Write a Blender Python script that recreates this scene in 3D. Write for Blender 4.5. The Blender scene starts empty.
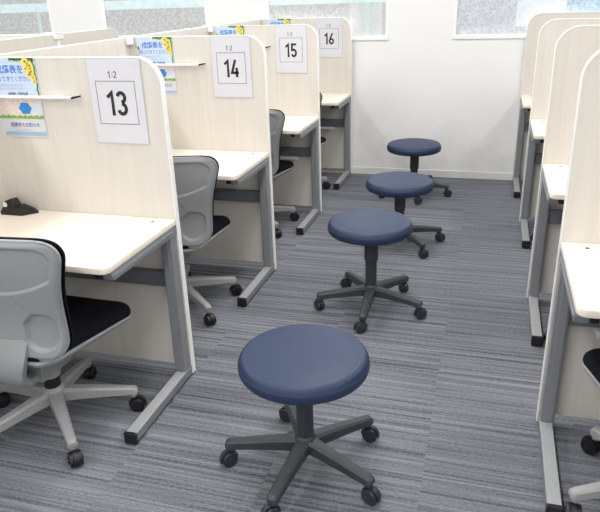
import bpy, bmesh, math, random
from mathutils import Vector, Matrix
from math import sin, cos, pi, radians as rad, sqrt
random.seed(7)
SC = bpy.context.scene
COL = SC.collection

# ------------------------------------------------------------------ materials
def srgb(c):
    return tuple(((v/255)/12.92 if v/255 <= .04045 else ((v/255+.055)/1.055)**2.4) for v in c) + (1,)

class N:
    """tiny node-tree builder"""
    def __init__(s, name):
        s.m = bpy.data.materials.new(name); s.m.use_nodes = True
        s.t = s.m.node_tree; s.t.nodes.clear()
        s.out = s.n('ShaderNodeOutputMaterial'); s.b = s.n('ShaderNodeBsdfPrincipled')
        s.l(s.b.outputs[0], s.out.inputs[0])
    def n(s, k, **kw):
        x = s.t.nodes.new(k)
        for a, v in kw.items():
            if a.startswith('i_'): x.inputs[a[2:].replace('_', ' ')].default_value = v
            else: setattr(x, a, v)
        return x
    def l(s, a, b): s.t.links.new(a, b)
    def pos(s):
        return s.n('ShaderNodeTexCoord').outputs['Object']
    def wpos(s):
        return s.n('ShaderNodeNewGeometry').outputs['Position']
    def mapping(s, src, scale=(1, 1, 1), loc=(0, 0, 0)):
        m = s.n('ShaderNodeMapping'); s.l(src, m.inputs[0])
        m.inputs['Scale'].default_value = scale; m.inputs['Location'].default_value = loc
        return m.outputs[0]
    def noise(s, src, scale, detail=2, rough=.5):
        x = s.n('ShaderNodeTexNoise'); s.l(src, x.inputs['Vector'])
        x.inputs['Scale'].default_value = scale; x.inputs['Detail'].default_value = detail
        x.inputs['Roughness'].default_value = rough
        return x.outputs['Fac']
    def ramp(s, fac, stops, interp='LINEAR'):
        r = s.n('ShaderNodeValToRGB'); s.l(fac, r.inputs[0]); r.color_ramp.interpolation = interp
        e = r.color_ramp.elements
        while len(e) < len(stops): e.new(.5)
        for k, (p, c) in enumerate(stops):
            e[k].position = p; e[k].color = c
        return r.outputs[0]
    def math(s, op, a, b=None, c=None):
        m = s.n('ShaderNodeMath', operation=op)
        for k, v in enumerate((a, b, c)):
            if v is None: continue
            if isinstance(v, (int, float)): m.inputs[k].default_value = v
            else: s.l(v, m.inputs[k])
        return m.outputs[0]
    def mix(s, fac, a, b, mode='MIX'):
        m = s.n('ShaderNodeMix', data_type='RGBA', blend_type=mode)
        for k, v in ((0, fac), (6, a), (7, b)):
            if isinstance(v, (int, float, tuple)): m.inputs[k].default_value = v
            else: s.l(v, m.inputs[k])
        return m.outputs[2]
    def bump(s, h, strength=.2, dist=.002):
        b = s.n('ShaderNodeBump'); s.l(h, b.inputs['Height'])
        b.inputs['Strength'].default_value = strength; b.inputs['Distance'].default_value = dist
        s.l(b.outputs[0], s.b.inputs['Normal'])

def plain(name, c, rough=.5, metal=0, var=.06, scale=40, bump=0, spec=.5, coat=0):
    g = N(name)
    f = g.noise(g.pos(), scale, 3)
    c1 = srgb(c); lo = tuple(v*(1-var) for v in c1[:3])+(1,); hi = tuple(min(1, v*(1+var)) for v in c1[:3])+(1,)
    g.l(g.ramp(f, [(.3, lo), (.7, hi)]), g.b.inputs['Base Color'])
    g.b.inputs['Roughness'].default_value = rough; g.b.inputs['Metallic'].default_value = metal
    g.b.inputs['Specular IOR Level'].default_value = spec
    if coat: g.b.inputs['Coat Weight'].default_value = coat
    if bump: g.bump(g.noise(g.pos(), scale*12, 2), bump, .001)
    return g.m

def wood(name, lo, hi, rough=.45, vertical=True):
    g = N(name); p = g.wpos()
    sc = (38, 38, 1.6) if vertical else (2.2, 45, 20)
    a = g.noise(g.mapping(p, sc), 1.0, 4, .6)
    b = g.noise(g.mapping(p, (150, 150, 5) if vertical else (7, 170, 60)), 1.0, 2, .5)
    f = g.math('ADD', g.math('MULTIPLY', a, .75), g.math('MULTIPLY', b, .25))
    g.l(g.ramp(f, [(.32, srgb(lo)), (.62, srgb(hi))]), g.b.inputs['Base Color'])
    g.b.inputs['Roughness'].default_value = rough
    g.bump(b, .04, .0004)
    return g.m

M = {}
M['panel'] = wood('pale_maple_laminate', (215, 209, 200), (222, 217, 209), .5)
M['top'] = wood('cream_desktop_laminate', (240, 228, 212), (247, 237, 223), .42, False)
M['edge'] = plain('white_edge_band', (246, 246, 244), .35, var=.01)
M['steel'] = plain('grey_painted_steel', (136, 139, 143), .42, .15, .03, 60)
M['steel_light'] = plain('silver_painted_steel', (186, 188, 190), .32, .35, .03, 60)
M['rail'] = plain('dark_grey_rail', (112, 115, 120), .45, .1, .04, 60)
M['blackplastic'] = plain('black_plastic', (22, 23, 26), .42, 0, .1, 60)
M['vinyl'] = plain('navy_vinyl', (37, 51, 80), .47, 0, .03, 30, .05, .4)
M['stoolbase'] = plain('charcoal_nylon', (54, 58, 63), .45, 0, .05, 60, .05)
M['stoolcaster'] = plain('dark_caster_rubber', (44, 48, 55), .4, 0, .08, 60)
M['shell'] = plain('light_grey_plastic', (150, 153, 155), .45, 0, .02, 40, .03)
M['base'] = plain('grey_nylon_chair_base', (150, 152, 152), .42, 0, .03, 40, .03)
M['fabric'] = plain('black_seat_fabric', (15, 17, 24), .9, 0, .25, 300, .25, .2)
M['paper'] = plain('white_paper', (218, 218, 224), .6, 0, .01)
M['sleeve'] = plain('clear_sleeve_edge', (206, 208, 212), .25, 0, .02)
M['ink'] = plain('black_ink', (34, 34, 38), .6, 0, .05)
M['lineink'] = plain('grey_line_ink', (110, 110, 116), .6, 0, .05)
M['blueink'] = plain('blue_ink', (62, 124, 205), .6, 0, .03)
M['blueink2'] = plain('slate_blue_ink', (88, 108, 170), .6, 0, .03)
M['paleink'] = plain('pale_grey_blue_ink', (168, 182, 205), .6, 0, .03)
M['navyink'] = plain('navy_ink', (50, 70, 110), .6, 0, .03)
M['sky'] = plain('pale_sky_print', (200, 216, 238), .6, 0, .04, 12)
M['yellow'] = plain('yellow_petal_print', (252, 226, 92), .6, 0, .06, 150)
M['seedbrown'] = plain('brown_seed_print', (150, 104, 40), .6, 0, .1, 150)
M['leaf'] = plain('leaf_green_print', (132, 182, 86), .6, 0, .25, 200)
M['pinkprint'] = plain('mixed_pastel_print', (232, 216, 208), .6, 0, .12, 90)
M['cloudprint'] = plain('pale_grey_cloud_print', (216, 222, 236), .6, 0, .03, 60)
M['blueblob'] = plain('bright_blue_print', (44, 140, 220), .6, 0, .12, 120)
M['steelblue'] = plain('steel_blue_strip_print', (160, 190, 216), .6, 0, .06, 200)
M['frame'] = plain('white_window_frame', (248, 248, 248), .35, 0, .01)
M['lampwhite'] = plain('white_lamp_housing', (250, 250, 250), .25, 0, .005)
M['ceil'] = plain('white_ceiling_board', (240, 240, 238), .8, 0, .02, 30)

def wall_mat():
    g = N('white_wall_paint'); p = g.wpos()
    s = g.noise(p, 3.2, 5, .65); s2 = g.noise(p, 14, 4, .7)
    sep = g.n('ShaderNodeSeparateXYZ'); g.l(p, sep.inputs[0])
    mr = g.n('ShaderNodeMapRange'); g.l(sep.outputs['Z'], mr.inputs[0])
    mr.inputs[1].default_value = .15; mr.inputs[2].default_value = .78; mr.inputs[3].default_value = 1; mr.inputs[4].default_value = 0
    st = g.ramp(g.math('MULTIPLY', s, g.math('ADD', g.math('MULTIPLY', s2, .6), .7)), [(.42, (0, 0, 0, 1)), (.68, (1, 1, 1, 1))])
    f = g.math('MULTIPLY', g.math('MULTIPLY', st, mr.outputs[0]), .4)
    g.l(g.mix(f, srgb((243, 243, 242)), srgb((206, 206, 203))), g.b.inputs['Base Color'])
    g.b.inputs['Roughness'].default_value = .6
    g.bump(g.noise(p, 220, 2), .06, .001)
    return g.m
M['wall'] = wall_mat()
M['baseb'] = plain('offwhite_baseboard', (232, 232, 229), .45, 0, .02)

def carpet_mat():
    g = N('striped_grey_carpet_tiles'); p = g.wpos()
    sep = g.n('ShaderNodeSeparateXYZ'); g.l(p, sep.inputs[0])
    X, Y = sep.outputs['X'], sep.outputs['Y']
    T = .5
    tx = g.math('FLOOR', g.math('DIVIDE', g.math('ADD', X, .12), T)); ty = g.math('FLOOR', g.math('DIVIDE', Y, T))
    cid = g.n('ShaderNodeCombineXYZ'); g.l(tx, cid.inputs[0]); g.l(ty, cid.inputs[1])
    wn = g.n('ShaderNodeTexWhiteNoise', noise_dimensions='2D'); g.l(cid.outputs[0], wn.inputs['Vector'])
    off = g.math('MULTIPLY', wn.outputs['Value'], 7.0)
    def stripe(fy, fx, det, ro, z):
        c = g.n('ShaderNodeCombineXYZ')
        g.l(g.math('MULTIPLY', X, fx), c.inputs[0])
        g.l(g.math('ADD', g.math('MULTIPLY', Y, fy), off), c.inputs[1]); c.inputs[2].default_value = z
        return g.noise(c.outputs[0], 1.0, det, ro)
    a = stripe(40, .6, 2, .6, 0)      # broad irregular bands
    b = stripe(115, 1.2, 2, .5, 5)      # thin lines
    c_ = stripe(190, 70, 2, .6, 9)     # dashes of yarn
    fleck = g.noise(p, 230, 3, .75)
    v = g.math('ADD', g.math('MULTIPLY', a, .38), g.math('MULTIPLY', b, .36))
    v = g.math('ADD', v, g.math('MULTIPLY', c_, .26))
    v = g.math('ADD', v, g.math('MULTIPLY', g.math('SUBTRACT', fleck, .5), .30))
    v = g.math('ADD', v, g.math('MULTIPLY', g.math('SUBTRACT', wn.outputs['Value'], .5), .02))
    col = g.ramp(v, [(.36, srgb((66, 69, 75))), (.45, srgb((102, 105, 111))), (.53, srgb((123, 126, 133))), (.68, srgb((148, 151, 158)))])
    g.l(col, g.b.inputs['Base Color'])
    g.b.inputs['Roughness'].default_value = .95; g.b.inputs['Specular IOR Level'].default_value = .1
    g.bump(v, .5, .004)
    return g.m
M['carpet'] = carpet_mat()

def film_mat(name, lo, hi, scale=(60, 60, 60), emit=.03, vert=False):
    g = N(name); p = g.wpos()
    a = g.noise(g.mapping(p, scale), 1, 3, .7)
    if vert:
        b = g.noise(g.mapping(p, (9, 9, .4)), 1, 2, .5)
        a = g.math('ADD', g.math('MULTIPLY', a, .55), g.math('MULTIPLY', b, .45))
    c = g.ramp(a, [(.40, srgb(lo)), (.60, srgb(hi))])
    g.l(c, g.b.inputs['Base Color']); g.b.inputs['Roughness'].default_value = .35
    g.l(c, g.b.inputs['Emission Color']); g.b.inputs['Emission Strength'].default_value = emit
    return g.m
M['film_grey'] = film_mat('grey_speckled_window_film', (176, 181, 183), (207, 208, 207))
M['film_lilac'] = film_mat('lilac_grey_speckled_window_film', (188, 195, 205), (218, 222, 227))
M['film_stripe'] = film_mat('pastel_streaked_window_film', (190, 205, 212), (228, 222, 220), (75, 75, 45), .03, True)
M['film_pale'] = film_mat('pale_lined_window_film', (214, 224, 234), (238, 242, 246), (40, 40, 240))
M['film_blue'] = film_mat('blue_mosaic_window_film', (158, 184, 212), (206, 222, 238), (60, 60, 90))
M['film_teal'] = film_mat('pale_teal_window_band', (212, 232, 234), (222, 240, 241), (20, 20, 20))
M['film_green'] = film_mat('pale_green_window_strip', (186, 212, 208), (220, 228, 226), (120, 120, 120))
M['film_dark'] = film_mat('dull_grey_window_film', (186, 194, 193), (196, 202, 200), (30, 30, 30))

# ------------------------------------------------------------------ mesh helpers
def link(name, bm, mat, parent=None, smooth=False, loc=None):
    bmesh.ops.recalc_face_normals(bm, faces=bm.faces[:])
    me = bpy.data.meshes.new(name); bm.to_mesh(me); bm.free()
    me.materials.append(mat if not isinstance(mat, str) else M[mat])
    if smooth:
        for f in me.polygons: f.use_smooth = True
        try: me.set_sharp_from_angle(angle=rad(38))
        except Exception: pass
    o = bpy.data.objects.new(name, me); COL.objects.link(o)
    if parent: o.parent = parent
    if loc: o.location = loc
    return o

def bm_box(bm, x0, x1, y0, y1, z0, z1, bev=0, seg=2):
    x0, x1 = min(x0, x1), max(x0, x1); y0, y1 = min(y0, y1), max(y0, y1)
    r = bmesh.ops.create_cube(bm, size=1)
    vs = r['verts']
    for v in vs:
        v.co = Vector((x0+(v.co.x+.5)*(x1-x0), y0+(v.co.y+.5)*(y1-y0), z0+(v.co.z+.5)*(z1-z0)))
    if bev:
        es = list({e for v in vs for e in v.link_edges})
        bmesh.ops.bevel(bm, geom=es, offset=bev, segments=seg, affect='EDGES', profile=.5)
    return bm

def box(name, b, mat, parent=None, bev=0, **k):
    bm = bmesh.new(); bm_box(bm, *b, bev=bev)
    return link(name, bm, mat, parent, smooth=bev > 0, **k)

def loft(bm, rings, cap=True):
    """rings: list of lists of Vectors with same length (closed loops)"""
    vr = [[bm.verts.new(p) for p in r] for r in rings]
    n = len(vr[0])
    for a, b in zip(vr, vr[1:]):
        for i in range(n):
            bm.faces.new((a[i], a[(i+1) % n], b[(i+1) % n], b[i]))
    if cap:
        bm.faces.new(vr[0][::-1]); bm.faces.new(vr[-1])
    return vr

def lathe(bm, prof, n=32, c=(0, 0, 0)):
    c = Vector(c)
    rings = [[c+Vector((r*cos(2*pi*i/n), r*sin(2*pi*i/n), z)) for i in range(n)] for r, z in prof]
    return loft(bm, rings)

def disc_x(bm, prof, n, M4):
    """lathe about local x axis; prof (radius, x)"""
    rings = [[M4 @ Vector((x, r*cos(2*pi*i/n), r*sin(2*pi*i/n))) for i in range(n)] for r, x in prof]
    loft(bm, rings)

def prism(bm, poly, fn, d0, d1):
    """poly 2D points; fn(a,b,d)->Vector"""
    loft(bm, [[fn(a, b, d0) for a, b in poly], [fn(a, b, d1) for a, b in poly]])

def arc(cx, cy, r, a0, a1, n=8):
    return [(cx+r*cos(rad(a0+(a1-a0)*i/n)), cy+r*sin(rad(a0+(a1-a0)*i/n))) for i in range(n+1)]

def thing(name, label, cat, loc=(0, 0, 0), rz=0, group=None):
    o = bpy.data.objects.new(name, None); COL.objects.link(o)
    o.location = loc; o.rotation_euler = (0, 0, rz); o.empty_display_size = .1
    o['label'] = label; o['category'] = cat
    if group: o['group'] = group
    return o

def dup(root, loc, rz, label, group=None):
    r = root.copy(); COL.objects.link(r); r.location = loc; r.rotation_euler = (0, 0, rz)
    r['label'] = label
    if group: r['group'] = group
    for ch in list(root.children):
        c = ch.copy(); COL.objects.link(c); c.parent = r
        for g in list(ch.children):
            d = g.copy(); COL.objects.link(d); d.parent = c
    return r

def struct(o):
    o['kind'] = 'structure'; return o

# ------------------------------------------------------------------ measures
YW = 5.41                      # back wall
XL = -1.12; XR = .2546         # aisle ends of the two rows of carrels
YL = [2.0915, 3.211, 4.284, 5.362]
YR = [2.088, 3.13, 4.33, 5.372]
ZT = 1.297; ZD = .70; W = .765; TH = .025
XRS = [.252, .2546, .250, .222]
XSP = XL-W                     # face of the spine partition

# ------------------------------------------------------------------ room
struct(box('floor', (-6.5, 3.2, -2.6, YW+.3, -.05, 0), 'carpet'))
struct(box('ceiling', (-6.5, 3.2, -2.6, YW+.3, 2.7, 2.78), 'ceil'))
struct(box('wall_left', (-6.6, -6.5, -2.6, YW+.3, 0, 2.7), 'wall'))
struct(box('wall_right', (3.2, 3.3, -2.6, YW+.3, 0, 2.7), 'wall'))
struct(box('wall_front', (-6.5, 3.2, -2.7, -2.6, 0, 2.7), 'wall'))
WINS = [(-6.2, -3.94), (-3.42, -2.385), (-1.86, -.825), (-.325, 2.3)]
ZS, ZH = 1.115, 2.25
bm = bmesh.new()
bm_box(bm, -6.5, 3.2, YW, YW+.2, 0, ZS); bm_box(bm, -6.5, 3.2, YW, YW+.2, ZH, 2.7)
xs = [-6.5]+[v for w in WINS for v in w]+[3.2]
for i in range(0, len(xs), 2): bm_box(bm, xs[i], xs[i+1], YW, YW+.2, ZS, ZH)
struct(link('wall_back', bm, 'wall'))
bm = bmesh.new()
bm_box(bm, -6.5, 3.2, YW-.008, YW, 0, .062, .003)
struct(link('baseboard_back', bm, 'baseb'))
yg = YW+.03
for i, (a, b) in enumerate(WINS):
    root = bpy.data.objects.new('window_%d' % (i+1), None); COL.objects.link(root); root.location = ((a+b)/2, YW, ZS)
    struct(root)
    cx = (a+b)/2
    F = lambda x0, x1, y0, y1, z0, z1: (x0-cx, x1-cx, y0-YW, y1-YW, z0-ZS, z1-ZS)
    bm = bmesh.new(); fw = .032
    bm_box(bm, *F(a, b, YW-.012, YW+.09, ZS, ZS+fw), bev=.003)
    bm_box(bm, *F(a, b, YW-.004, YW+.09, ZH-fw, ZH), bev=.003)
    bm_box(bm, *F(a, a+fw*.8, YW-.004, YW+.09, ZS+fw, ZH-fw), bev=.003)
    bm_box(bm, *F(b-fw*.8, b, YW-.004, YW+.09, ZS+fw, ZH-fw), bev=.003)
    link('window_frame', bm, 'frame', root)
    def strip(name, x0, x1, z0, z1, mat, dy=0):
        x0 = max(x0, a+fw*.8); x1 = min(x1, b-fw*.8)
        if x1 <= x0: return
        box(name, F(x0, x1, yg-dy, yg+.006, max(z0, ZS+fw), min(z1, ZH-fw)), mat, root)
    base = ['film_grey', 'film_grey', 'film_stripe', 'film_lilac'][i]
    strip('pane', a, b, ZS, ZH, base)
    strip('window_film_band', a, b, 1.40, 1.475, 'film_teal', .002)
    if i == 0:
        strip('window_film_strip', -4.12, -4.085, 1.15, 1.40, 'film_green', .001)
    if i == 2:
        strip('window_film_strip', -1.86, -1.15, ZS, 1.40, 'film_grey', .001)
        strip('window_film_strip', -1.02, -.985, ZS, 1.40, 'film_green', .001)
        strip('window_film_strip', -.885, -.83, ZS, 1.40, 'film_dark', .001)
    if i == 3:
        strip('window_film_strip', .14, .49, 1.2, 1.40, 'film_pale', .001)
        strip('window_film_strip', .49, 1.6, 1.29, 1.40, 'film_blue', .001)

# ceiling lamps ------------------------------------------------------
g = N('lamp_diffuser_glow'); g.b.inputs['Base Color'].default_value = (1, 1, 1, 1)
g.l(g.ramp(g.noise(g.pos(), 5), [(.3, (1, .99, .97, 1)), (.7, (1, 1, .99, 1))]), g.b.inputs['Emission Color'])
g.b.inputs['Emission Strength'].default_value = 3.0
M['glow'] = g.m
LAMP_E = 17
def ceiling_lamp(x, y, label):
    t = thing('ceiling_lamp', label, 'ceiling light', (x, y, 2.7), 0, 'ceiling lamps')
    bm = bmesh.new()
    for s in (-1, 1):
        bm_box(bm, s*.13, s*.16, -.45, .45, -.05, 0, .003); bm_box(bm, -.16, .16, s*.45, s*.48, -.05, 0, .003)
    link('lamp_frame', bm, 'lampwhite', t)
    box('diffuser', (-.13, .13, -.45, .45, -.04, -.02), 'glow', t)
    L = bpy.data.lights.new('lamp_light', 'AREA'); L.shape = 'RECTANGLE'; L.size = .26; L.size_y = .9
    L.energy = LAMP_E; L.color = (1, .99, .975)
    o = bpy.data.objects.new('lamp_light', L); COL.objects.link(o); o.parent = t; o.location = (0, 0, -.055)
for x in (-4.6, -2.6, -.6, 1.6):
    for y in (-1.7, -.5, .7, 1.9, 3.0, 4.0):
        ceiling_lamp(x, y, 'long white ceiling lamp overhead, out of the picture')

# daylight coming in through the window film
for (a, b) in WINS:
    L = bpy.data.lights.new('window_daylight', 'AREA'); L.shape = 'RECTANGLE'; L.size = (b-a)*.95; L.size_y = ZH-ZS-.1
    L.energy = 7*(b-a); L.color = (.93, .97, 1)
    o = bpy.data.objects.new('window_daylight', L); COL.objects.link(o)
    o.location = ((a+b)/2, YW+.015, (ZS+ZH)/2); o.rotation_euler = (rad(-90), 0, 0)

# ------------------------------------------------------------------ carrels
def carrel(x, y, s, label, group, tray=False):
    """s=-1: the booth extends towards -x from its aisle edge; s=+1 towards +x. Local u = distance from aisle edge."""
    t = thing('study_carrel', label, 'study carrel', (x, y, 0), 0, group)
    U = lambda u: s*u
    R_ = .10
    # partition panel (front face at local y=0, thickness behind)
    out = [(.003, .05), (.003, ZT-R_)]+[(.003+R_-.003-(R_-.003)*cos(rad(a)), ZT-.003-(R_)+(R_)*sin(rad(a))) for a in range(0, 91, 9)][1:]+[(W, ZT-.003), (W, .05)]
    bm = bmesh.new(); prism(bm, out, lambda a, b, d: Vector((U(a), d, b)), .0008, TH-.0008)
    pn = link('partition_panel', bm, 'panel', t)
    # white edge band following aisle edge, corner and top
    ctr_o = [(0, .012), (0, ZT-R_)]+[(R_-R_*cos(rad(a)), ZT-R_+R_*sin(rad(a))) for a in range(0, 91, 6)][1:]+[(W, ZT)]
    inn_r = R_-.0035
    ctr_i = [(.0035, .012), (.0035, ZT-R_)]+[(R_-inn_r*cos(rad(a)), ZT-R_+inn_r*sin(rad(a))) for a in range(0, 91, 6)][1:]+[(W, ZT-.0035)]
    bm = bmesh.new()
    rings = []
    for (a, b), (c, d) in zip(ctr_o, ctr_i):
        rings.append([Vector((U(a), -.0006, b)), Vector((U(a), TH+.0006, b)), Vector((U(c), TH+.0006, d)), Vector((U(c), -.0006, d))])
    loft(bm, rings)
    link('edge_trim', bm, 'edge', pn)
    # worktop
    DD = .49; r = .028
    poly = [(.004, -.001), (W-.002, -.001), (W-.002, -DD)]+[(.004+r+r*cos(rad(a)), -DD+r+r*sin(rad(a))) for a in range(270, 179, -10)]
    # rounded rims
    bm = bmesh.new()
    def shr(p, k):
        cx, cy = .38, -.245
        return [(max(.004, a+k) if a < cx else a-k*0, (b+k if b < cy else b)) for a, b in p]
    rings = []
    for k, z in ((.004, ZD-.024), (.001, ZD-.0225), (0, ZD-.019), (0, ZD-.005), (.001, ZD-.0015), (.004, ZD)):
        rings.append([Vector((U(a+(k if a < .3 else 0)), b+(k if b < -.2 else 0), z)) for a, b in poly])
    loft(bm, rings)
    top = link('worktop', bm, 'top', t, smooth=True)
    bm = bmesh.new(); lathe(bm, [(.0065, ZD-.001), (.0065, ZD+.0006), (.004, ZD+.001)], 14, (U(.077), -.045, 0))
    link('screw_cover', bm, 'blackplastic', top)
    # steel C frame
    pw = .045
    bm = bmesh.new(); bm_box(bm, U(.008), U(.008+pw), -.050, -.001, .046, ZD-.026, .002)
    bm_box(bm, U(.020), U(.046), -.056, -.048, .06, ZD-.06, .001)
    link('post', bm, 'steel', t)
    bm = bmesh.new()
    # beam with sloped front end
    side = [(-.001, ZD-.0245), (-.462, ZD-.0245), (-.462, ZD-.036), (-.452, ZD-.056), (-.001, ZD-.060)]
    prism(bm, side, lambda a, b, d: Vector((U(d), a, b)), .004, .040)
    side2 = [(-.03, ZD-.036), (-.452, ZD-.036), (-.450, ZD-.046), (-.03, ZD-.046)]
    prism(bm, side2, lambda a, b, d: Vector((U(d), a, b)), .0005, .004)
    link('support_beam', bm, 'steel', t)
    box('beam_end_block', (U(.042), U(.064), -.468, -.43, ZD-.048, ZD-.0245), 'blackplastic', t, bev=.002)
    bm = bmesh.new(); bm_box(bm, U(.004), U(.048), -.462, -.0005, .012, .046, .002)
    ft = link('foot', bm, 'steel', t)
    bm = bmesh.new(); bm_box(bm, U(.006), U(.046), -.460, -.052, .0458, .0485, .0008)
    link('foot_top', bm, 'steel_light', ft)
    bm = bmesh.new(); bm_box(bm, U(.002), U(.050), -.476, -.460, .006, .050, .003)
    link('foot_cap', bm, 'blackplastic', ft)
    for k in (-.44, -.045):
        box('foot_pad', (U(.010), U(.038), k-.015, k+.015, 0, .013), 'blackplastic', ft, bev=.002)
    # cross rail with pale lip and hook
    bm = bmesh.new(); bm_box(bm, U(.05), U(W-.003), -.03, -.001, .422, .485, .002)
    link('crossbar', bm, 'rail', t)
    if tray:
        bm = bmesh.new(); prism(bm, [(-.030, .412), (-.030, .418), (-.072, .418), (-.072, .430), (-.077, .430), (-.077, .410)], lambda a, b, d: Vector((U(d), a, b)), .14, W-.01)
        link('cable_tray', bm, 'edge', t)
    bm = bmesh.new(); bm_box(bm, U(.145), U(.175), -.012, -.001, .56, .60, .002)
    bm_box(bm, U(.152), U(.166), -.05, -.008, .565, .577, .003); bm_box(bm, U(.150), U(.168), -.055, -.043, .565, .592, .003)
    link('bag_hook', bm, 'steel_light', t)
    # slim reading lamp on the panel
    bm = bmesh.new(); bm_box(bm, U(.355), U(W-.004), -.032, -.012, 1.152, 1.162, .004)
    bm_box(bm, U(.42), U(.45), -.014, 0, 1.153, 1.161); bm_box(bm, U(.735), U(.76), -.014, 0, 1.153, 1.161)
    lb = link('lamp_bar', bm, 'lampwhite', t, smooth=True)
    bm = bmesh.new(); prism(bm, [(.356, 1.1515), (.356, 1.1605), (.322, 1.1655), (.318, 1.163), (.322, 1.159)], lambda a, b, d: Vector((U(a), d, b)), -.033, -.022)
    link('end_cap', bm, 'blackplastic', lb)
    # flat shelf of the lamp against the panel
    return t

# stroke lettering ---------------------------------------------------
def ribbon(bm, pts, w, z=0.0):
    pts = [Vector((p[0], p[1])) for p in pts]
    L, R = [], []
    for i, p in enumerate(pts):
        a = (pts[i]-pts[i-1]).normalized() if i else None
        b = (pts[i+1]-pts[i]).normalized() if i < len(pts)-1 else None
        if a is None: a = b
        if b is None: b = a
        n1 = Vector((-a.y, a.x)); n2 = Vector((-b.y, b.x)); m = (n1+n2).normalized()
        k = w/2/max(.5, m.dot(n1))
        L.append(p+m*k); R.append(p-m*k)
    for i in range(len(pts)-1):
        vs = [bm.verts.new((q.x, q.y, z)) for q in (L[i], R[i], R[i+1], L[i+1])]
        bm.faces.new(vs)
def ar(cx, cy, rx, ry, a0, a1, n=10):
    return [(cx+rx*cos(rad(a0+(a1-a0)*i/n)), cy+ry*sin(rad(a0+(a1-a0)*i/n))) for i in range(n+1)]
# glyphs in a box 0.5 wide x 1 high, stroke .14 (condensed)
G = {
 '1': [[(.04, .74), (.27, .93), (.27, 0)]],
 '2': [ar(.25, .73, .18, .20, 170, 0)+ar(.25, .73, .18, .26, -10, -40, 3)+[(.07, .07), (.47, .07)]],
 '3': [ar(.24, .74, .18, .19, 165, -90), ar(.24, .28, .19, .21, 90, -165)],
 '4': [[(.30, 1.0), (.05, .26), (.50, .26)], [(.37, .55), (.37, 0)]],
 '5': [[(.45, .93), (.11, .93), (.09, .52)]+ar(.25, .31, .18, .24, 125, -160)],
 '6': [ar(.25, .27, .18, .20, 0, 360, 18), [(.35, 1.0), (.18, .62), (.075, .33)]],
 ':': [[(.12, .62), (.12, .76)], [(.12, .2), (.12, .34)]],
}
def write(bm, text, cx, cy, h, sw=.15, adv=.58, xs=1.0, stroke=None):
    ws = [(.30 if c == ':' else adv) for c in text]
    x = -sum(ws)/2
    for c, w_ in zip(text, ws):
        for st in G[c]:
            ribbon(bm, [(cx+(x+.04+px)*h*xs, cy+(py-.5)*h) for px, py in st], (stroke or sw)*h)
        x += w_

def plate(bm, x0, x1, y0, y1, z=0):
    bm.faces.new([bm.verts.new(p) for p in ((x0, y0, z), (x1, y0, z), (x1, y1, z), (x0, y1, z))])

def flat_part(name, bm, mat, parent, lift, thick=.0003):
    """a flat printed shape standing `lift` in front of its sheet (local xy -> world x,z)"""
    r = bmesh.ops.extrude_face_region(bm, geom=bm.faces[:])
    for v in r['geom']:
        if isinstance(v, bmesh.types.BMVert): v.co.z += thick
    for v in bm.verts: v.co = Vector((v.co.x, -(lift+v.co.z), v.co.y))
    return link(name, bm, mat, parent)

def number_sign(x, y, num, label):
    t = thing('number_sign', label, 'sign', (x, y, .990), 0, 'white A4 number signs on the carrels')
    h, w = .303, .213
    bm = bmesh.new(); bm_box(bm, -.003, w+.003, -.0012, 0, -.004, h+.003, .0004)
    link('plastic_sleeve', bm, 'sleeve', t)
    bm = bmesh.new(); plate(bm, 0, w, 0, h-.002); flat_part('paper_sheet', bm, 'paper', t, .0014)
    bm = bmesh.new(); bx0, bx1, by0, by1 = .025, .185, .069, .225; lw = .0024
    for a in ((bx0, bx1, by0, by0+lw), (bx0, bx1, by1-lw, by1), (bx0, bx0+lw, by0, by1), (bx1-lw, bx1, by0, by1)): plate(bm, *a)
    flat_part('printed_frame', bm, 'lineink', t, .0018)
    bm = bmesh.new(); write(bm, num, .100, .145, .088, .15, .47, .95)
    flat_part('number', bm, 'ink', t, .0019)
    bm = bmesh.new(); write(bm, '1:2', .100, .247, .024, .12, .66)
    flat_part('ratio_text', bm, 'ink', t, .0019)
    return t

def text_mesh(body, size, cx, cy, mat, name, parent, lift, bold=.0, xs=1.0):
    cu = bpy.data.curves.new('txt', 'FONT'); cu.body = body; cu.size = size; cu.align_x = 'CENTER'; cu.align_y = 'CENTER'
    cu.offset = bold; cu.resolution_u = 3
    ob = bpy.data.objects.new('txt', cu); COL.objects.link(ob)
    bpy.context.view_layer.update()
    dg = bpy.context.evaluated_depsgraph_get()
    me = bpy.data.meshes.new_from_object(ob.evaluated_get(dg))
    bpy.data.objects.remove(ob)
    me.name = name; me.materials.clear(); me.materials.append(M[mat])
    for v in me.vertices: v.co = Vector((cx+v.co.x*xs, -(lift), cy+v.co.y))
    o = bpy.data.objects.new(name, me); COL.objects.link(o); o.parent = parent
    return o

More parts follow.
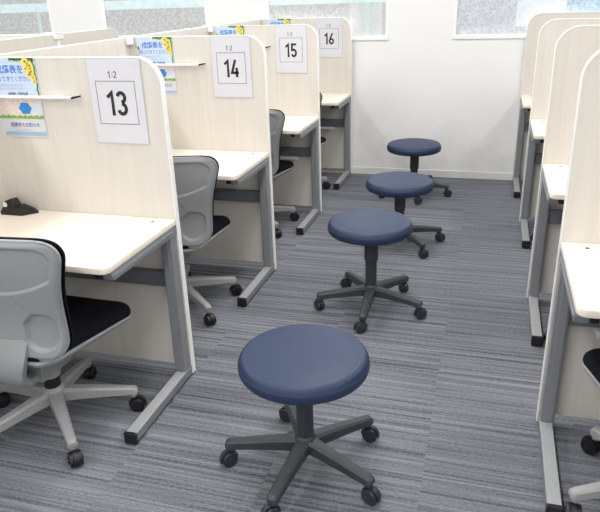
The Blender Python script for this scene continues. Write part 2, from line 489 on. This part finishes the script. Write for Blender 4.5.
def poster(x, y, label):
    t = thing('notice_poster', label, 'poster', (x, y, 1.0), 0, 'sunflower notices hung on the carrels')
    w, h = .21, .297
    bm = bmesh.new(); bm_box(bm, 0, w, -.0012, 0, 0, h); link('paper_sheet', bm, 'paper', t)
    bm = bmesh.new(); plate(bm, 0, w, .148, h); flat_part('sky_print', bm, 'sky', t, .0013, .0001)
    bm = bmesh.new(); plate(bm, 0, w, .078, .148); flat_part('pastel_print', bm, 'pinkprint', t, .0013, .0001)
    # green garland at the top, right edge and left
    rnd = random.Random(3)
    bm = bmesh.new()
    def leafb(cx, cy, r, a):
        pts = [(cx+r*cos(q)*cos(a)-.45*r*sin(q)*sin(a), cy+r*cos(q)*sin(a)+.45*r*sin(q)*cos(a)) for q in [2*pi*i/8 for i in range(8)]]
        pts = [(min(w-.0005, max(.0005, px)), min(h-.0005, max(0, py))) for px, py in pts]
        try: bm.faces.new([bm.verts.new((px, py, 0)) for px, py in pts])
        except ValueError: pass
    for i in range(26): leafb(.10+i*.0042, h-.004-abs(rnd.gauss(0, .003)), .008, rnd.uniform(0, 3))
    for i in range(24): leafb(w-.004-abs(rnd.gauss(0, .003)), h-.006-i*.0055, .007, rnd.uniform(1, 2.2))
    flat_part('leaf_print', bm, 'leaf', t, .0016, .0001)
    bm = bmesh.new()
    for i in range(5): leafb(.006+rnd.random()*.006, .215+rnd.random()*.03, .007, rnd.uniform(0, 3))
    flat_part('leaf_print', bm, 'leaf', t, .0016, .0001)
    fl = [(.168, .283, .017), (.186, .268, .015), (.166, .258, .013), (.188, .247, .014), (.176, .235, .012), (.193, .226, .012), (.195, .209, .009)]
    bm = bmesh.new(); bs = bmesh.new()
    for fx, fy, fr in fl:
        pts = []
        for i in range(28):
            rr = fr*(1 if i % 2 else .78); a = 2*pi*i/28
            pts.append((min(w-.0005, fx+rr*cos(a)), min(h-.0005, fy+rr*sin(a))))
        bm.faces.new([bm.verts.new((px, py, 0)) for px, py in pts])
        bs.faces.new([bs.verts.new((fx+fr*.3*cos(2*pi*i/10), fy+fr*.3*sin(2*pi*i/10), 0)) for i in range(10)])
    # stagger overlapping petals a hair apart
    flat_part('sunflower_print', bm, 'yellow', t, .0020, .0001)
    flat_part('flower_centre_print', bs, 'seedbrown', t, .0023, .0001)
    text_mesh('成績表を', .034, .092, .253, 'blueink', 'headline_text', t, .0018, .0006, .93)
    text_mesh('持ってきてください', .0215, .098, .219, 'blueink', 'headline_text', t, .0018, .0002, .86)
    text_mesh('成績表をお持ちください', .0095, .09, .196, 'paleink', 'small_text', t, .0018)
    text_mesh('受付までお知らせください', .0095, .09, .183, 'paleink', 'small_text', t, .0018)
    text_mesh('成績表・模試結果', .011, .112, .165, 'navyink', 'small_text', t, .0018, .0003)
    # lower half
    bm = bmesh.new()
    bm.faces.new([bm.verts.new((.132+.027*(1+.07*cos(6*a))*cos(a), .111+.022*(1+.07*cos(6*a))*sin(a), 0)) for a in [2*pi*i/40 for i in range(40)]])
    flat_part('blue_flower_print', bm, 'blueblob', t, .0018, .0001)
    bm = bmesh.new()
    pts = [(.158, .086), (.207, .086), (.207, .128)]+ar(.186, .122, .020, .014, 10, 170, 10)
    bm.faces.new([bm.verts.new((a, b, 0)) for a, b in pts]); flat_part('cloud_print', bm, 'cloudprint', t, .0018, .0001)
    bm = bmesh.new(); pts = [(.002, .072)]+[(w-.002, .072)]+[(w-.002-i*(w-.004)/30, .083+.003*sin(i*1.7)) for i in range(31)]
    bm.faces.new([bm.verts.new((a, b, 0)) for a, b in pts]); flat_part('grass_print', bm, 'leaf', t, .0021, .0001)
    text_mesh('成績表のお知らせ', .0185, .118, .047, 'blueink2', 'notice_text', t, .0018, .0002, .9)
    text_mesh('詳しくは受付まで', .009, .11, .028, 'paleink', 'small_text', t, .0018)
    bm = bmesh.new(); plate(bm, .02, w-.004, .006, .021); flat_part('footer_print', bm, 'steelblue', t, .0016, .0001)
    bm = bmesh.new(); bm_box(bm, .012, .03, -.004, .0, h-.006, h+.004, .001)
    return t, bm

NUM = ['13', '14', '15', '16']
who = ['nearest in the left row', 'second in the left row', 'third in the left row', 'farthest in the left row']
for i in range(4):
    carrel(XL, YL[i], -1, 'pale wood study carrel carrying the number %s sign, %s' % (NUM[i], who[i]), 'numbered carrels of the left row', i >= 2)
    number_sign(XL-.290, YL[i]-.001, NUM[i], 'white paper sign with a boxed number %s on a carrel panel' % NUM[i])
    pl = ['beside the number 13 sign, in the nearest carrel', 'beside the number 14 sign', 'above the number 14 panel, left of sign 15', 'peeking over the number 15 panel, in the farthest carrel']
    t, bm = poster(XSP+.046, YL[i]-.001, 'sunflower notice in Japanese %s' % pl[i])
    link('tape', bm, 'edge', t)
whoR = ['nearest the camera', 'second from the camera', 'third from the camera', 'farthest back, against the back wall']
for i in range(4):
    cr = carrel(XRS[i], YR[i], 1, 'pale wood study carrel in the right row, %s' % whoR[i], 'carrels of the right row', i == 0)
    cr.scale.z = (1.022, 1.018, 1, 1)[i]   # the two nearest stand a little taller

def spine(name, x, y0, y1, label, side, clips):
    t = thing(name, label, 'partition', (x, y0, 0))
    L = y1-y0
    bm = bmesh.new(); bm_box(bm, -TH, 0, 0, L, .05, ZT-.003); p = link('partition_panel', bm, 'panel', t)
    bm = bmesh.new(); bm_box(bm, -TH-.0006, .0006, 0, L, ZT-.0035, ZT, .0005); link('edge_trim', bm, 'edge', p)
    bm = bmesh.new()
    for k in (.1, L/2, L-.1): bm_box(bm, -TH+.001, -.001, k-.03, k+.03, 0, .05, .002)
    link('foot_pad', bm, 'steel', t)
    for c in clips:
        bm = bmesh.new()
        bm_box(bm, -.032, .034, c-y0-.034, c-y0+.03, ZT+.0004, ZT+.007, .002)
        bm_box(bm, .0012, .034, c-y0-.034, c-y0-.0018, ZT-.036, ZT+.0065, .002)
        link('corner_bracket', bm, 'edge', t)
    return t
spine('spine_partition', XSP-.0008, .9, YW-.01, 'long pale wood partition closing the left row of carrels behind the posters', 1, YL[1:3])
spine('spine_partition', XR+W+TH+.010, .9, YW-.01, 'long pale wood partition closing the right row of carrels', -1, [])

# the row beyond: booths turned sideways, only their tops show
def far_row():
    x = -2.65
    t = thing('sideways_carrel', 'pale wood partition of the sideways carrels beyond the left row, with rounded end', 'partition', (x, 0, 0))
    R_ = .10; y0, y1 = 1.5, 4.40
    out = [(y0, .05), (y0, ZT-.004), ]+[(y1-R_+R_*sin(rad(a)), ZT-.004-R_+R_*cos(rad(a))) for a in range(0, 91, 9)]+[(y1, .05)]
    bm = bmesh.new(); prism(bm, out, lambda a, b, d: Vector((d, a, b)), -TH, 0); p = link('partition_panel', bm, 'panel', t)
    bm = bmesh.new(); rings = []
    o_ = [(y0, ZT)]+[(y1-R_+R_*sin(rad(a)), ZT-R_+R_*cos(rad(a))) for a in range(0, 91, 6)]+[(y1, .02)]
    i_ = [(y0, ZT-.004)]+[(y1-R_+(R_-.004)*sin(rad(a)), ZT-R_+(R_-.004)*cos(rad(a))) for a in range(0, 91, 6)]+[(y1-.004, .02)]
    for (a, b), (c, d) in zip(o_, i_):
        rings.append([Vector((-TH-.0006, a, b)), Vector((.0006, a, b)), Vector((.0006, c, d)), Vector((-TH-.0006, c, d))])
    loft(bm, rings); link('edge_trim', bm, 'edge', p)
    for yy in (2.55, 3.65):
        bm = bmesh.new(); bm_box(bm, -TH-.77, -TH-.001, yy, yy+TH, .05, ZT-.004)
        q = link('divider_panel', bm, 'panel', t)
        bm = bmesh.new(); bm_box(bm, -TH-.77, -TH-.001, yy-.0006, yy+TH+.0006, ZT-.004, ZT); link('edge_trim', bm, 'edge', q)
        bm = bmesh.new(); bm_box(bm, -.085, .02, yy-.03, yy+.05, ZT+.0005, ZT+.008, .002); bm_box(bm, .001, .02, yy-.03, yy+.05, ZT-.03, ZT+.0075, .002)
        link('corner_bracket', bm, 'edge', t)
        bm = bmesh.new(); bm_box(bm, .0002, .005, yy+.0, yy+.024, .05, ZT-.03); link('joint_strip', bm, 'edge', t)
        bm = bmesh.new(); bm_box(bm, -TH-.77, -TH-.72, yy, yy+TH, 0, .05, .002); link('foot_pad', bm, 'steel', t)
    for a, b in ((1.5, 2.549), (2.576, 3.649), (3.676, 4.38)):
        bm = bmesh.new(); bm_box(bm, -TH-.49, -TH-.001, a, b, ZD-.024, ZD, .003); link('worktop', bm, 'top', t)
    bm = bmesh.new()
    for k in (1.6, 4.3): bm_box(bm, -TH+.001, -.001, k-.03, k+.03, 0, .05, .002)
    link('foot_pad', bm, 'steel', t)
far_row()

# wedge-shaped gadget on desk 13 ------------------------------------
t = thing('desk_gadget', 'small black wedge-shaped gadget with a white round spot on desk 13', 'gadget', (-1.792, 2.047, ZD+.0005)); t.scale = (.88, .9, .92)
bm = bmesh.new()
loft(bm, [[Vector(p) for p in r] for r in (
    [(-.07, -.042, 0), (.04, -.042, 0), (.092, .012, 0), (.06, .034, 0), (-.07, .034, 0)],
    [(-.07, -.042, .012), (.04, -.040, .012), (.090, .012, .010), (.058, .034, .014), (-.07, .034, .014)],
    [(-.066, -.026, .03), (.0, -.024, .03), (.02, .008, .03), (.01, .030, .032), (-.066, .030, .032)])])
link('wedge_body', bm, 'blackplastic', t)
bm = bmesh.new(); loft(bm, [[Vector(p) for p in r] for r in (
    [(-.066, -.022, .028), (-.018, -.022, .028), (-.004, .024, .028), (-.066, .026, .028)],
    [(-.064, -.012, .052), (-.026, -.010, .066), (-.014, .014, .066), (-.064, .016, .05)])])
link('upper_block', bm, 'blackplastic', t)
bm = bmesh.new(); disc_x(bm, [(.011, -.001), (.011, .001), (.008, .0016)], 16, Matrix.Translation((-.054, -.024, .040)) @ Matrix.Rotation(rad(-90), 4, 'Z'))
link('white_button', bm, 'edge', t)

# ------------------------------------------------------------------ casters, stools, chairs
def caster_bm(r, w, ztop):
    """local: wheels roll along x-y; stem at origin, wheels offset 0.015 outward (+x trail)"""
    bm = bmesh.new(); off = .012
    for s in (-1, 1):
        T = Matrix.Translation((off, s*(w/2+.003), r)) @ Matrix.Rotation(rad(90), 4, 'Z')
        disc_x(bm, [(r*.75, -w/2), (r*.96, -w/2+.0015), (r, -w/2+.004), (r, w/2-.004), (r*.96, w/2-.0015), (r*.75, w/2)], 22, T)
        T2 = Matrix.Translation((off, s*(w+.002), r)) @ Matrix.Rotation(rad(90), 4, 'Z')
        disc_x(bm, [(r*.42, -w*.3), (r*.42, w*.12), (r*.3, w*.2)], 14, T2)
    # hood over the wheels
    n = 10; rings = []
    for i in range(n+1):
        a = rad(-15+200*i/n)
        rings.append([Vector((off+(r+d)*cos(a), y_, r+(r+d)*sin(a))) for d, y_ in ((.0015, -.007), (.006, -.007), (.006, .007), (.0015, .007))])
    loft(bm, rings)
    lathe(bm, [(.009, r*1.4), (.009, ztop)], 12)
    return bm

def star_legs(parent, R0, mat, cmat, phase, zh, zt, w0, w1, h0, h1, r, cw, hub_r, tip_drop, rot_seed):
    rnd = random.Random(rot_seed)
    made = []
    for k in range(5):
        a = phase+k*2*pi/5
        bm = bmesh.new(); rings = []
        prof = []
        n = 9
        for i in range(n+1):
            f = i/n; x = .018+(R0-.018)*f
            zt_ = zh+(zt-zh)*(f**1.15)
            prof.append((x, zt_, w0+(w1-w0)*f**.7, h0+(h1-h0)*f**.8))
        prof.append((R0+.012, zt-.003, w1*.92, h1*.9))
        prof.append((R0+.018, zt-.010, w1*.7, h1*.45))
        for (x, zz, ww, hh) in prof:
            c = min(ww, hh)*.22
            sec = [(-ww/2*1.08, zz-hh), (-ww/2, zz-c), (-ww/2+c, zz), (ww/2-c, zz), (ww/2, zz-c), (ww/2*1.08, zz-hh), (ww/2*.6, zz-hh-.001), (-ww/2*.6, zz-hh-.001)]
            rings.append([Vector((x, y_, z_)) for y_, z_ in sec])
        loft(bm, rings)
        # socket at the tip
        lathe(bm, [(w1*.40, zt-h1-tip_drop), (w1*.46, zt-h1+.004), (w1*.42, zt-.006)], 14, (R0, 0, 0))
        bmesh.ops.rotate(bm, cent=(0, 0, 0), matrix=Matrix.Rotation(a, 3, 'Z'), verts=bm.verts[:])
        lg = link('leg', bm, mat, parent, smooth=True)
        bc = caster_bm(r, cw, zt-h1-tip_drop+.004)
        c = link('caster', bc, cmat, lg, smooth=True)
        c.location = (R0*cos(a), R0*sin(a), 0); c.rotation_euler = (0, 0, a+rnd.uniform(-1.3, 1.3))
        made.append(lg)
    bm = bmesh.new(); lathe(bm, [(hub_r*.8, zh-h0*1.25), (hub_r, zh-h0), (hub_r, zh-.002), (hub_r*.85, zh+.006), (hub_r*.7, zh+.012)], 28)
    link('hub', bm, mat, parent, smooth=True)

def stool(x, y, sx, sy, zs, phase, label, seed):
    t = thing('rolling_stool', label, 'stool', (x, y, 0), 0, 'navy round stools along the aisle')
    star_legs(t, .255, 'stoolbase', 'stoolcaster', rad(phase), .125, .098, .050, .034, .046, .028, .027, .016, .036, .012, seed)
    bm = bmesh.new()
    lathe(bm, [(.0285, .115), (.0285, zs-.21), (.030, zs-.205), (.034, zs-.20), (.0345, zs-.075), (.036, zs-.070)], 28)
    link('gas_lift', bm, 'stoolbase', t, smooth=True)
    bm = bmesh.new(); bm_box(bm, -.07, .07, -.055, .055, zs-.073, zs-.058, .005)
    bm_box(bm, .05, .115, -.02, .02, zs-.090, zs-.070, .004)
    link('seat_bracket', bm, 'stoolbase', t, smooth=True)
    bm = bmesh.new(); prof = [(.02, zs-.060), (.175, zs-.060), (.191, zs-.058), (.199, zs-.053), (.203, zs-.045), (.2045, zs-.036), (.2035, zs-.0245), (.2023, zs-.0235), (.2028, zs-.0225), (.1985, zs-.012), (.1945, zs-.006), (.188, zs-.0022), (.181, zs-.0008), (.1785, zs-.0013), (.175, zs-.0004), (.10, zs+.001), (.03, zs+.0015)]
    lathe(bm, prof, 72)
    o = link('seat_cushion', bm, 'vinyl', t, smooth=True)
    o.location = (sx-x, sy-y, 0)
    return t
stool(-.505, 1.668, -.493, 1.636, .463, 47, 'navy round rolling stool nearest the camera, standing in the foreground', 1)
stool(-.503, 2.878, -.512, 2.885, .465, 56, 'navy round rolling stool second from the camera, its five-spoke base in full view', 2)
stool(-.487, 3.79, -.490, 3.765, .428, 22, 'navy round rolling stool third from the camera, partly hidden by the second', 3)
stool(-.525, 4.875, -.531, 4.86, .408, 66, 'navy round rolling stool farthest from the camera, by the back wall', 5)

# office chair -------------------------------------------------------
def smooth01(x): x = max(0, min(1, x)); return x*x*(3-2*x)
BZ0, BZ1 = .392, .838          # backrest bottom / top heights
def back_y(z):                  # rear surface centre line
    f = (z-BZ0)/(BZ1-BZ0)
    return -.196-.012*f-.045*f*f+.010*sin(f*pi*2)
def back_w(z, grow=0):
    f = (z-BZ0)/(BZ1-BZ0)
    wv = .234+.008*cos(2*pi*(f-.98))+.084*f
    wv += grow
    r = .068
    zt = BZ1+grow; zb = BZ0-grow
    if z > zt-r: wv = wv-r+sqrt(max(0, r*r-(z-(zt-r))**2))
    rb = .09
    if z < zb+rb: wv = wv-rb+sqrt(max(0, rb*rb-((zb+rb)-z)**2))
    return wv
def shell_surface(bm, grow, front_off, thick, recess):
    nu, nv = 121, 141
    z0, z1 = BZ0-grow, BZ1+grow
    def zz(j):
        f = j/(nv-1); f = .5-.5*cos(pi*f)*(.0)+(f-.5) if False else f
        g_ = (1-cos(pi*f))/2; f = .45*g_+.55*f
        return z0+(z1-z0)*f
    def P(i, j, side):
        u = -1+2*i/(nu-1); u = sin(u*pi/2)*.4+u*.6
        z = zz(j); wv = max(.001, back_w(z, grow)); x = u*wv
        y = back_y(min(max(z, BZ0), BZ1))+.42*x*x
        if side: return Vector((x, y+front_off+thick*sqrt(max(0, 1-abs(u)**14)), z))
        d = 0
        if recess: d = recess(x, z, wv)
        edge = min(wv-abs(x), z1-z, z-z0)
        d2 = .008*(1-smooth01(edge/.02))
        return Vector((x, y+front_off+d+d2, z))
    A = [[bm.verts.new(P(i, j, 0)) for i in range(nu)] for j in range(nv)]
    B = [[bm.verts.new(P(i, j, 1)) for i in range(nu)] for j in range(nv)]
    for j in range(nv-1):
        for i in range(nu-1):
            bm.faces.new((A[j][i], A[j][i+1], A[j+1][i+1], A[j+1][i])); bm.faces.new((B[j][i], B[j+1][i], B[j+1][i+1], B[j][i+1]))
    for j in range(nv-1):
        bm.faces.new((A[j][0], A[j+1][0], B[j+1][0], B[j][0])); bm.faces.new((A[j][-1], B[j][-1], B[j+1][-1], A[j+1][-1]))
    for i in range(nu-1):
        bm.faces.new((A[0][i], B[0][i], B[0][i+1], A[0][i+1])); bm.faces.new((A[-1][i], A[-1][i+1], B[-1][i+1], B[-1][i]))
def recess(x, z, wv):
    ax = abs(x)
    # upper panel: bounded by side inset and an arc rising to the outside
    zb = .640+.050*(ax/.24)**2.4
    qx = ax-(wv-.030)+.05; qz = z-(BZ1-.022)+.05
    tr = -(sqrt(max(qx, 0)**2+max(qz, 0)**2)+min(max(qx, qz), 0)-.05)
    e = min(tr, z-zb)
    d = .007*smooth01(e/.009)
    # lower pockets each side of the spine
    px0, px1 = .105, wv-.026
    zt_ = .575; zl = BZ0+.034
    cx, cz = (px0+px1)/2, (zt_+zl)/2; hx, hz = (px1-px0)/2, (zt_-zl)/2
    r = .05
    qx = abs(ax-cx)-hx+r; qz = abs(z-cz)-hz+r
    sd = -(sqrt(max(qx, 0)**2+max(qz, 0)**2)+min(max(qx, qz), 0)-r)
    # slant the inner top corner
    sl = 1.0*(ax-px0)-(z-(zt_-.045)); sd = min(sd, sl*.7)
    d = max(d, .013*smooth01(sd/.011))
    # fine diagonal seam
    ax_, az_ = .100, .640; bx_, bz_ = .140, .580
    tt = max(0, min(1, ((ax-ax_)*(bx_-ax_)+(z-az_)*(bz_-az_))/((bx_-ax_)**2+(bz_-az_)**2)))
    ds = sqrt((ax-ax_-tt*(bx_-ax_))**2+(z-az_-tt*(bz_-az_))**2)
    d = max(d, .003*(1-smooth01(ds/.005)))
    return d

def rr_outline(wf, wb, yf, yb, rf, rb, n=8, g=0):
    """rounded trapezoid (front wide) counter-clockwise, offset inward by g"""
    pts = []
    def cor(cx, cy, r, a0):
        for i in range(n+1):
            a = rad(a0+90*i/n); pts.append((cx+(r-g)*cos(a), cy+(r-g)*sin(a)))
    cor(wf-rf, yf-rf, rf, 0); cor(-wf+rf, yf-rf, rf, 90); cor(-wb+rb, yb+rb, rb, 180); cor(wb-rb, yb+rb, rb, 270)
    return pts

def chair(x, y, rz, label):
    t = thing('office_chair', label, 'chair', (x, y, 0), rz, 'grey and black office chairs at the carrels')
    star_legs(t, .283, 'base', 'blackplastic', CH_PHASE, .150, .106, .054, .032, .050, .028, .028, .019, .042, .014, 11)
    bm = bmesh.new(); lathe(bm, [(.030, .145), (.030, .225), (.021, .225), (.021, .30)], 24); link('gas_lift', bm, 'blackplastic', t, smooth=True)
    bm = bmesh.new()
    loft(bm, [[Vector(p) for p in r] for r in (
        [(-.045, -.09, .235), (.045, -.09, .235), (.045, .07, .235), (-.045, .07, .235)],
        [(-.065, -.11, .275), (.065, -.11, .275), (.065, .10, .275), (-.065, .10, .275)],
        [(-.09, -.13, .350), (.09, -.13, .350), (.10, .12, .350), (-.10, .12, .350)])])
    lathe(bm, [(.035, .205), (.042, .240)], 20)
    link('tilt_mechanism', bm, 'base', t)
    # support arm from mechanism up to the back shell
    bm = bmesh.new(); rings = []
    path = [(-.05, .275, .040), (-.10, .268, .045), (-.155, .280, .060), (-.193, .312, .070), (-.208, .355, .088), (-.203, .40, .100), (-.190, .435, .104), (-.174, .47, .104), (-.160, .50, .100)]
    for i, (yy, z_, hw) in enumerate(path):
        a = path[max(0, i-1)]; b = path[min(len(path)-1, i+1)]
        tdir = Vector((0, b[0]-a[0], b[1]-a[1])).normalized(); nd = Vector((0, -tdir.z, tdir.y))
        th = .020 if i < 5 else .012
        c = Vector((0, yy, z_))
        rings.append([c+Vector((sx*hw, 0, 0))+nd*sz*th for sx, sz in ((-1, -.6), (-.8, -1), (.8, -1), (1, -.6), (1, .6), (.8, 1), (-.8, 1), (-1, .6))])
    loft(bm, rings); link('back_support', bm, 'shell', t, smooth=True)
    bm = bmesh.new(); shell_surface(bm, 0, 0, .022, recess); link('backrest', bm, 'shell', t, smooth=True)
    bm = bmesh.new(); shell_surface(bm, .001, .019, .020, None); link('back_cushion', bm, 'fabric', t, smooth=True)
    # seat
    bm = bmesh.new(); rings = []
    for g_, z_, fy in ((.040, .346, 0), (.006, .366, 0), (.000, .378, 0), (.004, .386, 0)):
        rings.append([Vector((a, b, z_)) for a, b in rr_outline(.245, .185, .255, -.190, .07, .08, 8, g_)])
    loft(bm, rings); link('seat_pan', bm, 'shell', t, smooth=True)
    bm = bmesh.new(); rings = []
    for g_, z_ in ((.012, .384), (.004, .391), (.001, .403), (.004, .416), (.014, .426), (.030, .431), (.055, .433)):
        ol = rr_outline(.245, .185, .255, -.190, .07, .08, 8, g_)
        rr = []
        for a, b in ol:
            drop = .014*smooth01((b-.08)/.16)
            rr.append(Vector((a, b, z_-drop*(1 if z_ > .39 else .3))))
        rings.append(rr)
    loft(bm, rings); link('seat_cushion', bm, 'fabric', t, smooth=True)
    bm = bmesh.new(); bm_box(bm, -.20, -.12, -.012, .012, .318, .328, .003); bm_box(bm, -.13, -.06, -.005, .005, .316, .326, .002)
    link('height_lever', bm, 'blackplastic', t)
    return t
CH_PHASE = rad(28)
c0 = chair(-1.4876, 1.684, 0, 'grey-shelled office chair with black seat in front of desk 13, nearest left')
def more(loc, seat_deg, base_deg, label):
    r = dup(c0, loc, rad(seat_deg), label)
    for ch in r.children:
        if ch.name.startswith('leg'): ch.rotation_euler.z = rad(base_deg-seat_deg)
more((-1.470, 2.70, 0), 8, 8, 'grey-shelled office chair at desk 14, between the 13 and 14 panels')
more((-1.51, 3.93, 0), 0, 5, 'grey-shelled office chair at desk 15, half hidden by the 14 panel')
more((-1.48, 4.74, 0), 0, 5, 'grey-shelled office chair at desk 16, mostly hidden by the 15 panel')
more((.601, 1.735, 0), 5, 27, 'grey-shelled office chair at the nearest right carrel, cut by the picture edge')
more((.630, 2.73, 0), 6, 8, 'grey-shelled office chair at the second right carrel, all but hidden by the nearest right panel')
more((.628, 3.96, 0), 6, -2, 'grey-shelled office chair at the third right carrel, all but hidden by the second right panel')
c0.location.x -= .002; c0.rotation_euler.z = rad(-1.5)
for ch in c0.children:
    if ch.name.startswith('leg'): ch.rotation_euler.z = rad(1.5)
# white sticker under the nearest chair
tag_root = None
bm = bmesh.new(); bm_box(bm, -.045, .045, -.012, .012, 0, .0012)
stk = link('label_sticker', bm, 'paper', c0)
stk.location = (-.13, -.07, .372); stk.rotation_euler = (rad(12), 0, rad(35))

# ------------------------------------------------------------------ camera
yaw, pitch, roll, fpx, hcam = 0.2928, 0.3893, -0.0336, 639.9, 1.4853
cam = bpy.data.cameras.new('camera'); cam.sensor_fit = 'HORIZONTAL'; cam.sensor_width = 36; cam.lens = fpx/600*36; cam.clip_start = .02
co = bpy.data.objects.new('camera', cam); COL.objects.link(co)
f = Vector((-sin(yaw)*cos(pitch), cos(yaw)*cos(pitch), -sin(pitch))); r = Vector((cos(yaw), sin(yaw), 0)); u = r.cross(f)
r2 = r*cos(roll)+u*sin(roll); u2 = u*cos(roll)-r*sin(roll)
m = Matrix((r2, u2, -f)).transposed().to_4x4(); m.translation = Vector((0, 0, hcam)); co.matrix_world = m
SC.camera = co

w = bpy.data.worlds.new('world'); SC.world = w; w.use_nodes = True
w.node_tree.nodes['Background'].inputs[0].default_value = (.9, .95, 1, 1); w.node_tree.nodes['Background'].inputs[1].default_value = .5
vs = SC.view_settings; vs.view_transform = 'Standard'; vs.look = 'None'; vs.gamma = 1; vs.exposure = -0.42
try: vs.use_curve_mapping = False
except Exception: pass
